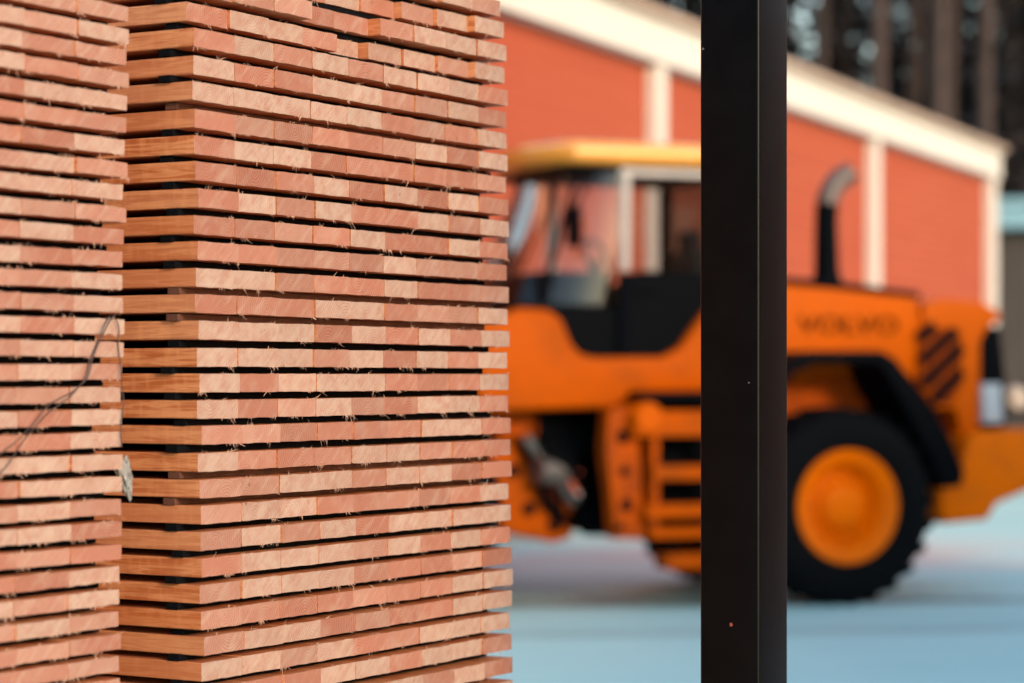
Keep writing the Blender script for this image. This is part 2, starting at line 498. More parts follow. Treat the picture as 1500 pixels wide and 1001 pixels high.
# ------------------------------------------------------------------ small shed with a snowy roof beyond the hall's end
sh = empty('snowy_shed', (14.6, 66, 0), math.radians(-18))
tag(sh, 'grey timber shed with snow on its roof, past the far end of the red hall', 'shed')
MB().b2((-3.2, -3, 0), (6, 3, 6.1)).build('wall', M_greywall, sh)
MB().prism([(-3.6, 6.12), (6.4, 6.12), (6.4, 6.35), (-3.6, 6.35)], -3.6, 3.6, 0.05).build('roof', M_snowroof, sh)
MB().b2((-3.6, -3.62, 5.55), (6.4, -3.1, 6.1), 0.1).build('snow_overhang', M_snowroof, sh)

# ------------------------------------------------------------------ forest
rng = random.Random(5)
def add_spray(bm, p, d, ln, wd, rg):
    """a drooping needle spray: a bent narrow strip"""
    d = d.normalized()
    s = d.cross(Vector((0, 0, 1)))
    if s.length < 0.1: s = Vector((1, 0, 0))
    s = (s.normalized() + Vector((rg.uniform(-.4, .4), rg.uniform(-.4, .4), rg.uniform(-.5, .5)))).normalized() * wd
    m = p + d * ln * 0.55
    e = p + d * ln + Vector((0, 0, -ln * 0.3))
    v = [bm.verts.new(x) for x in (p - s * 0.4, p + s * 0.4, m + s, m - s, e)]
    bm.faces.new((v[0], v[1], v[2], v[3])); bm.faces.new((v[3], v[2], v[4]))

def conifer(bm, x, y, h, base, rad, dens, rg):
    z = base
    while z < h:
        f = (z - base) / (h - base)
        r = rad * (1 - f) ** 0.8 + 0.25
        for k in range(dens):
            a = rg.uniform(0, 6.283)
            d = Vector((math.cos(a), math.sin(a), rg.uniform(-.35, .1)))
            L = r * rg.uniform(0.6, 1.1)
            o = Vector((x, y, z + rg.uniform(-.25, .25)))
            for q in range(4):
                t = (q + 0.4) / 4 * L
                add_spray(bm, o + d * t + Vector((0, 0, -0.12 * t)), d + Vector((rg.uniform(-.6, .6), rg.uniform(-.6, .6), rg.uniform(-.4, .1))), rg.uniform(.35, .75), rg.uniform(.10, .2), rg)
        z += rg.uniform(0.32, 0.55)

fb = bmesh.new()
for i in range(270):
    y = rng.uniform(66, 130)
    x = rng.uniform(-0.02, 0.36) * y - 2
    if i >= 180:
        y = rng.uniform(95, 135); x = rng.uniform(-0.02, 0.36) * y - 2
    elif i >= 110:
        an = rng.uniform(20, 62); rad = rng.uniform(82, 120)
        x, y = rad * math.sin(math.radians(an)), max(46, rad * math.cos(math.radians(an)))
    if 402 < x / y * F < 480 and rng.random() < .5: continue
    conifer(fb, x, y, rng.uniform(17, 25), rng.uniform(0.5, 3.5), rng.uniform(2.0, 3.2), 6, rng)
fm = MB(); fm.bm.free(); fm.bm = fb
tag(fm.build('forest', M_needle, recalc=False), 'dense dark conifer forest standing behind the halls', 'forest', kind='stuff')
tb = MB()
for i in range(26):
    y = rng.uniform(66, 110)
    x = rng.uniform(0.0, 0.34) * y - 2
    r0 = rng.uniform(0.12, 0.24)
    tb.tube([(x, y, 0), (x + rng.uniform(-.3, .3), y, 9), (x + rng.uniform(-.5, .5), y, 21)], [r0, r0 * 0.8, r0 * 0.25], 7)
tag(tb.build('forest_trunks', M_bark, smooth=True), 'crowd of thin dark trunks deep in the forest', 'forest', kind='stuff')

def pine(px, d, r, label, seed):
    rg = random.Random(seed)
    x = (px - CX) / F * d
    t = empty('pine_tree', (x, d, 0))
    tag(t, label, 'tree', 'tall pines at the forest edge')
    pts = [(0, 0, 0), (0.03, 0, 4), (-0.04, 0.1, 9), (0.05, 0, 14), (0.0, 0.1, 22)]
    mb = MB().tube(pts, [r * 1.15, r, r * 0.9, r * 0.75, r * 0.2], 12)
    for k in range(7):
        z = rg.uniform(5.5, 14)
        a = rg.uniform(0, 6.28)
        L = rg.uniform(.3, 1.1)
        mb.tube([(0, 0, z), (math.cos(a) * L, math.sin(a) * L, z - 0.1)], [0.035, 0.012], 5)
    mb.build('trunk', M_bark, t, True)
    b = bmesh.new()
    conifer(b, 0, 0, 23, 13.2, 2.2, 5, rg)
    m2 = MB(); m2.bm.free(); m2.bm = b
    m2.build('crown', M_needle, t, recalc=False)
pine(1290, 57, 0.22, 'pine trunk left of the three pale trunks rising over the hall roof', 1)
pine(1378, 58, 0.22, 'middle one of the three pale pine trunks rising over the hall roof', 2)
pine(1446, 60, 0.20, 'pine trunk nearest the hall corner, right of the three pale trunks', 3)
pine(1206, 64, 0.16, 'thin pine trunk beside the black post, above the hall roof', 4)

# ------------------------------------------------------------------ lumber stacks
ANG = math.atan2(0.861, 0.509)
A = Vector((math.cos(ANG), math.sin(ANG), 0))
B = Vector((-math.sin(ANG), math.cos(ANG), 0))

def board_mesh(name, w, t, L, seed, jit=0.0007):
    rg = random.Random(seed)
    bm = bmesh.new()
    n = 6
    c = 0.0012
    prof = []
    for i in range(n + 1):
        prof.append((-w / 2 + c + (w - 2 * c) * i / n, -t / 2 + rg.uniform(-jit, jit)))
    prof.append((w / 2, -t / 2 + c * rg.uniform(.5, 3))); prof.append((w / 2 + rg.uniform(-jit, jit), t / 2 - c * rg.uniform(.5, 2)))
    for i in range(n + 1):
        prof.append((w / 2 - c - (w - 2 * c) * i / n, t / 2 + rg.uniform(-jit, jit)))
    prof.append((-w / 2, t / 2 - c * rg.uniform(.5, 2))); prof.append((-w / 2 + rg.uniform(-jit, jit), -t / 2 + c * rg.uniform(.5, 3)))
    ys = (0.0, L)
    tw = [rg.uniform(-0.0008, 0.0008) for _ in prof]
    a = [bm.verts.new((x, rg.uniform(-.0006, .0006), z)) for x, z in prof]
    b = [bm.verts.new((x, L, z + tw[i])) for i, (x, z) in enumerate(prof)]
    f0 = bm.faces.new(a); f1 = bm.faces.new(b[::-1])
    m = len(prof)
    for i in range(m):
        bm.faces.new((a[i], b[i], b[(i + 1) % m], a[(i + 1) % m]))
    bmesh.ops.recalc_face_normals(bm, faces=bm.faces)
    f0.material_index = f1.material_index = 1
    me = bpy.data.meshes.new(name)
    bm.to_mesh(me); bm.free()
    me.materials.append(M_side); me.materials.append(M_end)
    return me

def lath_mesh(name, L, wd, h, mat):
    return MB().b2((0, 0, -h / 2), (L, wd, h / 2), 0.0012).mesh(name, mat)

def fibres(bm, p, rg, n_dir, ln, th=0.0006):
    """one torn wood fibre: a thin tapering bent sliver"""
    d = Vector((rg.gauss(0, .7), -0.35 + rg.gauss(0, .3), n_dir * rg.uniform(.4, 1.0) + rg.gauss(0, .3))).normalized()
    bend = Vector((rg.gauss(0, .6), rg.gauss(0, .3), -0.3 + rg.gauss(0, .5)))
    s = Vector((rg.gauss(0, 1), rg.gauss(0, .5), rg.gauss(0, .6))).normalized() * th * rg.uniform(.7, 2.0)
    k = Vector((s.z, s.x, -s.y)).normalized() * th * 0.6
    prev = None
    for i in range(4):
        u = i / 3
        c = p + d * ln * u + bend * ln * 0.45 * u * u
        f = 1 - 0.75 * u
        ring = [bm.verts.new(c + s * f), bm.verts.new(c + k * f), bm.verts.new(c - s * f)]
        if prev:
            for j in range(3):
                bm.faces.new((prev[j], prev[(j + 1) % 3], ring[(j + 1) % 3], ring[j]))
        prev = ring

def solve_a(C, px, b=0.0):
    k = (px - CX) / F
    ox, oy = C.x + B.x * b, C.y + B.y * b
    return (k * oy - ox) / (A.x - k * A.y)

# --- right stack: rows measured in the photo at the corner and at the far right edge (k = 0 is the row at eye level)
RC = Vector(((291 - CX) / F * 4.4, 4.4, 0))
corner_y = {15: -38, 14: 1, 13: 40, 12: 80.5, 11: 119, 10: 159, 9: 198, 8: 237, 7: 276, 6: 316, 5: 353, 4: 394, 3: 432, 2: 472, 1: 511, 0: 548,
            -1: 586, -2: 625, -3: 664, -4: 703, -5: 742, -6: 780, -7: 818, -8: 856, -9: 894, -10: 931, -11: 968, -12: 1006}
right_y = {17: -2, 16: 30, 15: 63.5, 14: 97, 13: 129, 12: 162, 11: 194, 10: 227, 9: 259, 8: 290, 7: 323, 6: 356, 5: 388, 4: 420, 3: 452, 2: 484, 1: 516, 0: 548,
           -1: 580, -2: 612, -3: 645, -4: 677, -5: 709.6, -6: 741, -7: 773, -8: 805, -9: 837, -10: 869, -11: 901.5, -12: 934, -13: 967, -14: 1000}
pal = {17: 'DDDDPPDPD', 16: 'DPDDPDDPP', 15: 'DDDDDDPPP', 14: 'DPPDPPPDP', 13: 'DPDPDPPPD', 12: 'PDDPPDDPD', 11: 'PPPPPDDDP', 10: 'DDDDDDPDP',
       9: 'DPPDDDDDD', 8: 'DDDPDPDPD', 7: 'DPDPDDPDP', 6: 'DDDDPDDPD', 5: 'DDDDDPDDD', 4: 'PPDDDPDDD', 3: 'DDDPPDDDP', 2: 'PPPDPDPDP',
       1: 'PPPDPDPDP', 0: 'PDPPPDDDP', -1: 'PDDPDDPPD', -2: 'DDDDDDPPD', -3: 'PDDDPPDDD', -4: 'DDPPDPPDD', -5: 'DPPDDDDDP', -6: 'DPDPDPPPP',
       -7: 'DPPPDPDPD', -8: 'DPPPDDDDD', -9: 'DDDDDDDPP', -10: 'DPPDDDDPP', -11: 'PPDPDDPPP', -12: 'DDDPPDPPD', -13: 'DPDDDPDPD', -14: 'DDPDPDDPP'}
push = {16: (.05, .05, .05, .05, .05, .05, .032, .018, .0), 15: (.0, .0, .0, .034, .034, .003, .002, .003, .0),
        14: (.012, .012, .014, .02, .055, .034, .026, .02, .0), 17: (.03, .03, .03, .03, .03, .03, .02, .01, .008)}
brown_gap = {10: 1, 4: .0, 3: 1, 2: 1, -4: 1, -5: 1, 9: .0, -13: 0}

def setup_stack(name, loc, label):
    t = empty(name, loc, ANG)
    tag(t, label, 'lumber stack', 'stacks of sawn boards')
    return t

T1, W1, P1, L1 = 0.0342, 0.1222, 0.0480, 4.2
right = setup_stack('lumber_stack', RC, 'tall stack of thick sawn boards, pale ends beside the black post, in sharp focus')
rb_mesh = [board_mesh('plank', W1, T1, L1, 100 + i) for i in range(8)]
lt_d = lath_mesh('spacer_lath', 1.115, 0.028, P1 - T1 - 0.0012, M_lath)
lt_b = lath_mesh('spacer_lath', 1.115, 0.028, P1 - T1 - 0.0012, M_lathb)
rg = random.Random(11)
fb = bmesh.new()
tops = {}
for k in range(-14, 18):
    zc = EYE + (HOR - corner_y[k]) / F * 4.4 if k in corner_y else None
    zr = EYE + (HOR - right_y[k]) / F * 5.352 if k in right_y else None
    mid = EYE + P1 * k + 0.0025
    zs = [z for z in (zc, zr) if z is not None]
    tops[k] = 0.5 * mid + 0.5 * sum(zs) / len(zs) if zs else mid
for k in range(-14, 18):
    f = (14 - k) / 28.0
    cpx = 281 + 20 * f + rg.uniform(-3.5, 3.5)
    rpx = 742 + 7 * f + rg.uniform(-2.5, 3)
    a0 = solve_a(RC, cpx); a1 = solve_a(RC, rpx)
    slack = max(0.0, (a1 - a0) - 9 * W1)
    cuts = [rg.random() ** 3 for _ in range(8)]
    sc = slack / max(1e-6, sum(cuts))
    a = a0
    zrow = tops[k] - T1 / 2
    rowsag = rg.uniform(-0.002, 0.002)
    for i in range(9):
        o = link('plank', rb_mesh[rg.randrange(8)], right)
        b = rg.gauss(0, 0.0016) + (push[k][i] if k in push else 0.0)
        u = (i + .5) / 9
        o.location = (a + W1 / 2, b, zrow + rowsag * (u - .5) + rg.uniform(-.0004, .0004))
        o.rotation_euler = (0, rg.gauss(0, 0.0022), 0)
        p = pal[k][i] == 'P'
        o.color = ((rg.uniform(.8, 1.0) if p else rg.choice((0, 0, 0.0, .12, .25))), rg.uniform(.93, 1.07) if p else rg.uniform(.88, 1.12), 0, 1)
        for sgn, cnt in ((-1, 5), (1, 2)):
            for cl in range(rg.choice((0, 0, 1, 1, 2))):
                x0 = rg.uniform(0, W1)
                for q in range(rg.randrange(3, cnt + 8)):
                    fibres(fb, Vector((a + min(W1, max(0, x0 + rg.gauss(0, .007))), b, zrow + sgn * T1 * .5)), rg, sgn, rg.uniform(.002, .0075) if rg.random() < .9 else rg.uniform(.010, .016))
        a += W1 + (cuts[i] * sc if i < 8 else 0)
    if k < 17:
        gap_c = (tops[k] + tops[k + 1] - T1) / 2
        lt = link('spacer_lath', lt_b if brown_gap.get(k) else lt_d, right)
        lt.location = (a0 + rg.uniform(-.008, .012) * 0 + 0.0 + rg.uniform(-.012, .006), 0.046 + rg.uniform(-.012, .012), gap_c)
        lt.scale = ((a1 - a0 - rg.uniform(-.006, .05)) / 1.115, 1, 1)
        if rg.random() < .5: lt.rotation_euler = (0, 0, rg.uniform(-.006, .006))
M_f = MB(); M_f.bm.free(); M_f.bm = fb
tag(M_f.build('torn_fibres', M_fib, right, recalc=False), kind='stuff')

def under_pile(t, a0, a1, z_top, pitch, th, L, w, b_list, nrows_above=0):
    """the lower rows that the picture does not show, and the laths deeper inside"""
    mb = MB()
    z = z_top - pitch
    while z - th > 0.16:
        n = int(round((a1 - a0) / w))
        for i in range(n):
            x = a0 + w * i
            mb.b2((x + .0008, rg.uniform(-.003, .003), z - th), (x + w - .0008, L, z))
        z -= pitch
    zt = z + pitch - th
    return mb, zt

def finish_pile(t, mb, zt, a0, a1, L, first_top, pitch, th, rows_z, w):
    o = mb.build('lower_planks', [M_side, M_end], t)
    me = o.data
    for p in me.polygons:
        if abs(p.normal.y) > 0.9: p.material_index = 1
    tag(o, kind='stuff')
    lm = MB()
    z = first_top - pitch
    while z - th > 0.16:
        for b in (0.04, 1.3, 2.6, L - .1):
            lm.b2((a0, b, z + .0004), (a1, b + .028, z + pitch - th - .0004))
        z -= pitch
    for zz in rows_z:
        for b in (.38, .74, 1.1, 1.46, 1.9, 2.6, L - .1):
            lm.b2((a0, b, zz + .0006), (a1, b + .028, zz + pitch - th - .0006))
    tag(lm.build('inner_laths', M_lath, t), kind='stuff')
    for b in (0.12, 1.3, 2.6, L - .25):
        MB().b2((a0, b, 0), (a1, b + .1, zt - .001), .004).build('bearer', M_greywall, t)

mb, zt = under_pile(right, 0.0, 1.1, tops[-14], P1, T1, L1, W1, None)
finish_pile(right, mb, zt, 0.0, 1.1, L1, tops[-14], P1, T1, [tops[k] for k in range(-14, 17)], W1)

# --- left stack, nearer the camera, thinner boards
DL = 4.2
LC = Vector(((181 - CX) / F * DL, DL, 0))
T2, W2, L2 = 0.0262, 0.1312, 4.0
left = setup_stack('lumber_stack', LC, 'nearer stack of thinner sawn boards at the left edge, tied with loose wire')
left_y = [-57, -24, 8.5, 42, 73, 106, 138.6, 171.5, 204.5, 238, 271, 304, 337, 369.5, 402.5, 436, 468, 501.5, 534, 567.5, 600, 633, 665, 698, 730.6, 763.6, 797, 829, 862, 895, 928, 960, 993]
lpal = ['DDD', 'PDD', 'DDD', 'PDP', 'DDP', 'DDP', 'PPD', 'DDD', 'PDD', 'DPD', 'PPP', 'DDP', 'DPD', 'DDP', 'PDD', 'PDD', 'PDP', 'PPD', 'DPD', 'PDD', 'PDP', 'PDD',
        'PPP', 'PPD', 'DPD', 'DPP', 'DDD', 'PDD', 'PDP', 'DPD', 'DDD', 'DDD', 'DPD']
lb_mesh = [board_mesh('plank', W2, T2, L2, 300 + i, 0.0009) for i in range(6)]
ltops = [EYE + (HOR - y) / F * DL for y in left_y]
P2 = (ltops[0] - ltops[-1]) / (len(ltops) - 1)
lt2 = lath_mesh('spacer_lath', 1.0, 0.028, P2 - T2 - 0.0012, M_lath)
fb = bmesh.new()
for r_, (y, zt_) in enumerate(zip(left_y, ltops)):
    f = y / 1000.0
    rpx = 187 - 13 * f + rg.uniform(-2.5, 2.5)
    a = solve_a(LC, rpx)
    zt_ = 0.6 * zt_ + 0.4 * (ltops[0] - P2 * r_)
    ltops[r_] = zt_
    a_end = a
    tilt = rg.gauss(0, .0006)
    for i in range(8):
        o = link('plank', lb_mesh[rg.randrange(6)], left)
        b = rg.gauss(0, .0018)
        o.location = (a - W2 / 2, b, zt_ - T2 / 2 + tilt * i)
        o.rotation_euler = (0, rg.gauss(0, .002), 0)
        p = (lpal[r_][i] == 'P') if i < 3 else rg.random() < .35
        o.color = ((rg.uniform(.7, 1.0) if p else rg.choice((0, .1, .2, .3))), rg.uniform(1.0, 1.08) if p else rg.uniform(.96, 1.1), 0, 1)
        if i < 4:
            for sgn, cnt in ((-1, 9), (1, 5)):
                if rg.random() < .85:
                    x0 = rg.uniform(0, W2)
                    for q in range(rg.randrange(6, cnt + 14)):
                        fibres(fb, Vector((a - min(W2, max(0, x0 + rg.gauss(0, .012))), b, zt_ - T2 / 2 + sgn * T2 * .5)), rg, sgn, rg.uniform(.002, .006) if rg.random() < .93 else rg.uniform(.007, .012), .0008)
        a -= W2 + rg.random() ** 3 * .003
    if r_ > 0:
        lt = link('spacer_lath', lt2, left)
        lt.location = (a_end - 1.0 + rg.uniform(-.012, .004), 0.046 + rg.uniform(-.008, .014), (ltops[r_ - 1] - T2 + ltops[r_]) / 2)
M_f = MB(); M_f.bm.free(); M_f.bm = fb
tag(M_f.build('torn_fibres', M_fib, left, recalc=False), kind='stuff')
mb, zt = under_pile(left, -1.05, 0.0, ltops[-1], P2, T2, L2, W2, None)
finish_pile(left, mb, zt, -1.05, 0.0, L2, ltops[-1], P2, T2, ltops[1:], W2)

# ------------------------------------------------------------------ loose wire and a rag of film on the left stack
def on_left(px, py, b):
    a = solve_a(LC, px, b)
    p = LC + A * a + B * b
    return Vector((p.x, p.y, EYE + (HOR - py) / F * p.y))
def smooth_path(pts, n=6):
    out = []
    P = [pts[0]] + pts + [pts[-1]]
    for i in range(1, len(P) - 2):
        for k in range(n):
            t = k / n
            p0, p1, p2, p3 = P[i - 1], P[i], P[i + 1], P[i + 2]
            out.append(0.5 * ((2 * p1) + (p2 - p0) * t + (2 * p0 - 5 * p1 + 4 * p2 - p3) * t * t + (3 * p1 - p0 - 3 * p2 + p3) * t ** 3))
    out.append(pts[-1])
    return out
w1 = [(161, 463), (152, 478), (141, 505), (131, 528), (127, 548), (120, 562), (107, 574), (88, 584), (70, 595), (48, 622), (26, 645), (5, 662), (-12, 676)]
w2 = [(167, 462), (158, 476), (146, 500), (135, 527), (129, 552), (116, 566), (102, 582), (88, 592), (66, 610), (46, 632), (28, 655), (14, 678), (-6, 700)]
w3 = [(167, 462), (174, 480), (173, 505), (176, 530), (178, 560), (181, 590), (177, 625), (178, 655)]
for i, (wp, lb) in enumerate(((w1, 'upper of two thin wires slanting down across the left stack'), (w2, 'lower of two thin wires slanting down across the left stack'),
                              (w3, 'thin wire hanging down the right corner of the left stack'))):
    P = smooth_path([on_left(x, y, -0.006 - 0.002 * math.sin(j * 1.7 + i)) for j, (x, y) in enumerate(wp)])
    tag(MB().tube(P, 0.0011, 6).build('binding_wire', M_wire, None, True), lb, 'wire', 'loose binding wires')

cb = bmesh.new()
bmesh.ops.create_icosphere(cb, subdivisions=4, radius=1.0)
for v in cb.verts:
    n = noise.noise(v.co * 1.7) * .5 + noise.noise(v.co * 4.5) * .28
    v.co = v.co * (1 + n)
    v.co = Vector((v.co.x * 0.012 * (1.0 + .35 * v.co.z), v.co.y * .012, v.co.z * 0.034))
cm = MB(); cm.bm.free(); cm.bm = cb
ro = cm.build('plastic_scrap', M_plastic)
ro.location = on_left(184, 700, 0.012)
ro.rotation_euler = (0.1, -0.2, 0.4)
tag(ro, 'crumpled scrap of dirty pale film caught between the two lumber stacks', 'plastic scrap')

# ------------------------------------------------------------------ black steel post
PN = px2w(1112, 550, 4.8); PN.z = 0
post = empty('steel_post', PN, ANG)
tag(post, 'tall black painted square steel post standing in the foreground', 'post')
pb = bmesh.new()
wa, wb_, rr = 0.139, 0.131, 0.006
pr = []
for cx_, cy_, s0 in ((rr, rr, 180), (wa - rr, rr, 270), (wa - rr, wb_ - rr, 0), (rr, wb_ - rr, 90)):
    for q in range(7):
        an = math.radians(s0 + 90 * q / 6)
        pr.append((cx_ + rr * math.cos(an), cy_ + rr * math.sin(an)))
lo = [pb.verts.new((x, y, 0.014)) for x, y in pr]; hi = [pb.verts.new((x, y, 4.6)) for x, y in pr]
pb.faces.new(lo[::-1]); pb.faces.new(hi)
for i in range(len(pr)):
    pb.faces.new((lo[i], lo[(i + 1) % len(pr)], hi[(i + 1) % len(pr)], hi[i]))
pm = MB(); pm.bm.free(); pm.bm = pb
pm.build('shaft', M_post, post, True, flat_area=0.2)
MB().b2((-.06, -.06, 0), (wa + .06, wb_ + .06, .013), .002).build('base_plate', M_post, post)
for x in (-.03, wa + .03):
    for y in (-.03, wb_ + .03):
        MB().lathe_y([(0, 0), (.014, 0), (.014, .014), (0, .014)], (0, 0, 0), 6).build('bolt', M_steel, post, loc=(x, y, .013)).rotation_euler = (math.radians(90), 0, 0)
def post_spot(px, py, s, mat, name):
    k = (px - CX) / F
    b = (k * PN.y - PN.x) / (B.x - k * B.y)
    d = PN.y + B.y * b
    z = EYE + (HOR - py) / F * d
    rgx = random.Random(int(px))
    m = MB()
    pts = [(b + s * rgx.uniform(.6, 1.1) * math.cos(t * .9), z + s * rgx.uniform(.7, 1.2) * math.sin(t * .9)) for t in range(7)]
    bmv = [m.bm.verts.new((-0.0006, y, zz)) for y, zz in pts]
    bk = [m.bm.verts.new((0.0004, y, zz)) for y, zz in pts]
    m.bm.faces.new(bmv); m.bm.faces.new(bk[::-1])
    for i in range(7): m.bm.faces.new((bmv[i], bmv[(i + 1) % 7], bk[(i + 1) % 7], bk[i]))
    return m.build(name, mat, post)
tag(post_spot(1071, 915, .0048, M_red_spot, 'paint_chip'), 'small red chip in the black paint')
M_scr = NT('worn_paint').out((0.10, 0.085, 0.08), 0.6)
post_spot(1097, 561, .0020, M_scr, 'scratch')
post_spot(1030, 72, .0024, M_scr, 'scratch')

# ------------------------------------------------------------------ wheel loader
PSI = math.radians(21)
D0 = 18.2
LO = Vector(((1245 - CX) / F * D0, D0, 0))
M_rim = dirt_mat('rim_paint', (0.78, 0.135, 0.0005), (0.45, 0.09, 0.01), 0.5, 4, 0.4, spec=0.08)
M_orb = dirt_mat('body_paint', (0.44, 0.066, 0.0002), (0.13, 0.036, 0.007), 0.5, 2.6, 0.5, spec=0.06)
M_vent = dirt_mat('vent_paint', (0.26, 0.036, 0.0003), (0.05, 0.016, 0.006), 0.6, 6, 0.7, spec=0.05)
LX = Vector((math.cos(PSI), math.sin(PSI), 0)); LY = Vector((-math.sin(PSI), math.cos(PSI), 0))
def L(px, py, y=0.0):
    """photo pixel on the loader's lengthwise plane y -> (x, z) in loader coordinates"""
    k = (px - CX) / F
    x = (k * (LO.y + y * LY.y) - LO.x - y * LY.x) / (LX.x - k * LX.y)
    wy = LO.y + x * LX.y + y * LY.y
    return (x, EYE + (HOR - py) / F * wy)
def LL(pts, y): return [L(px, py, y) for px, py in pts]

ld = empty('wheel_loader', LO, PSI)
tag(ld, 'orange wheel loader with black tyres parked on the icy yard', 'wheel loader')
WID = 2.5
RT = 0.748

def wheel(x, y_out, sgn, yaw=0.0, near=True):
    """sgn +1: the outer face looks towards -y"""
    w = empty('wheel', (x, y_out, RT)); w.parent = ld
    w.rotation_euler.z = yaw + (0 if sgn > 0 else math.pi)
    prof = [(.43, .03), (.47, .012), (.55, .0), (.64, .012), (.70, .04), (.733, .085), (.738, .26), (.733, .435), (.70, .48), (.64, .508), (.55, .52), (.45, .50), (.43, .48)]
    t = MB().lathe_y(prof, (0, 0, 0), 56)
    for q in range(24):
        for side in (0, 1):
            an = 2 * math.pi * (q + .5 * side) / 24
            rot = Matrix.Rotation(-an, 3, 'Y')
            c = Vector((math.cos(an) * .735, .14 if side == 0 else .38, math.sin(an) * .735))
            t.box(c, (.03, .24, .07), rot @ Matrix.Rotation(.5 if side else -.5, 3, 'X'), .006)
    t.build('tyre', M_rub, w, True)
    MB().lathe_y([(.435, .48), (.435, .025), (.425, .012), (.40, .02), (.375, .035), (.345, .045), (.325, .06), (.30, .10), (.285, .15), (.27, .165), (.22, .165), (.19, .15), (.16, .10), (.12, .085), (.06, .08), (0, .078)], (0, 0, 0), 48).build('rim', M_rim, w, True)
    for q in range(12):
        an = 2 * math.pi * q / 12
        MB().lathe_y([(0, -.016), (.016, -.016), (.016, .0), (0, .0)], (math.cos(an) * .245, .166, math.sin(an) * .245), 6).build('wheel_nut', M_or2, w)
    return w
wheel(0, 0, 1)
wheel(0, WID, -1)
ALPHA = math.radians(22)
PIV = Vector((-1.5, 1.25, 0))
def FP(f, l, z=0.0):
    return Vector((PIV.x - f * math.cos(ALPHA) + l * math.sin(ALPHA), PIV.y + f * math.sin(ALPHA) + l * math.cos(ALPHA), z))
p = FP(1.5, -1.25); wheel(p.x, p.y, 1, -ALPHA)
p = FP(1.5, 1.25); wheel(p.x, p.y, -1, -ALPHA)

# rear frame and belly
MB().b2((-1.35, .72, .62), (1.25, 1.78, 1.15), .03).build('rear_frame', M_blk, ld)
MB().b2((-.35, .5, .62), (.35, 2.0, .88), .05).build('rear_axle', M_or2, ld)
# hood
yh = .52
hood = [(1090, 418), (1153, 417), (1240, 425), (1345, 437), (1352, 480), (1342, 560), (1300, 540), (1153, 560), (1090, 560)]
MB().prism(LL(hood, yh), yh, WID - yh, .045).build('hood', M_or, ld, True)
MB().prism(LL([(1090, 407), (1153, 406), (1240, 414), (1348, 428), (1348, 438), (1240, 425), (1153, 417.5), (1090, 417.5)], yh + .06), yh + .06, WID - yh - .06, .01).build('hood_lid', M_blk, ld)
MB().prism(LL([(1090, 530), (1335, 530), (1375, 640), (1390, 760), (1370, 764), (1330, 640), (1090, 700)], yh + .12), yh + .12, WID - yh - .12).build('inner_panel', M_or2, ld)
# rear end with the slatted side vent
yr = .50
rear = [(1352, 444), (1385, 437), (1440, 442), (1466, 458), (1467, 466), (1447, 482), (1437, 500), (1436, 640), (1425, 655), (1408, 640), (1400, 600), (1372, 600), (1343, 560), (1353, 480)]
vent = [(1346, 482), (1404, 480), (1410, 500), (1410, 565), (1392, 594), (1372, 590), (1344, 555)]
MB().prism(LL(rear, yr), yr, WID - yr, .03).build('rear_cover', M_or, ld, True)
vo = MB().prism(LL(vent, yr - .004), yr - .006, yr + .05).build('vent_recess', M_vent, ld)
for (x0, y0, x1, y1) in ((1346, 496, 1370, 476), (1350, 530, 1400, 484), (1352, 564, 1410, 508), (1368, 588, 1410, 544)):
    dx, dy = (x1 - x0), (y1 - y0)
    n = math.hypot(dx, dy); ox, oy = -dy / n * 8.0, dx / n * 8.0
    MB().prism(LL([(x0 + ox, y0 + oy), (x1 + ox, y1 + oy), (x1 - ox, y1 - oy), (x0 - ox, y0 - oy)], yr - .02), yr - .022, yr - .008).build('slat', M_blk, vo)
MB().prism(LL([(1438, 492), (1452, 478), (1466, 480), (1474, 560), (1474, 626), (1438, 634)], yr + .05), yr + .05, WID - yr - .05, .02).build('rear_grille', M_blk, ld, True)
MB().prism(LL([(1438, 562), (1466, 562), (1469, 620), (1440, 620)], yr - .02), yr - .03, yr + .045, .012).build('tail_light', M_lamp, ld)
lx, lz = L(1493, 588, .62)
bk = MB().b2((L(1470, 620, .62)[0], .60, lz - .12), (lx + .06, .74, lz - .09)).build('lamp_bracket', M_blk, ld)
MB().lathe_y([(0, -.01), (.09, -.0), (.105, .03), (.105, .09), (.05, .16), (0, .16)], (lx, .62, lz + .02), 20).build('work_light', M_lampred, ld, True)
# counterweight
cw = [(1372, 690), (1408, 690), (1420, 640), (1440, 632), (1530, 628), (1545, 660), (1540, 706), (1500, 722), (1462, 738), (1448, 762), (1385, 768), (1376, 745)]
MB().prism(LL(cw, .28), .28, WID - .28, .05).build('counterweight', M_rim, ld, True)
# fender
fo = [(1130, 560), (1160, 526), (1190, 514), (1292, 514), (1312, 526), (1366, 596), (1392, 640), (1413, 690), (1410, 712), (1382, 716), (1374, 690), (1350, 640), (1298, 545), (1285, 532), (1195, 532), (1165, 546), (1140, 575)]
MB().prism(LL(fo, .02), .02, .62, .012).build('fender', M_blk, ld, True)
MB().prism(LL(fo, .02), WID - .62, WID - .02, .012).build('fender', M_blk, ld, True)
# exhaust
ye = .85
xp = [(1212, 432), (1211, 400), (1210, 330), (1211, 300), (1217, 280), (1229, 264), (1246, 254)]
P3 = [Vector((L(a_, b_, ye)[0], ye, L(a_, b_, ye)[1])) for a_, b_ in xp]
ex = MB().tube(P3[:4], [.15, .10, .09, .09], 20).build('exhaust_pipe', M_blk, ld, True)
q = smooth_path(P3[3:], 5)
MB().tube(q, .089, 20).build('exhaust_elbow', M_chrome, ex, True)
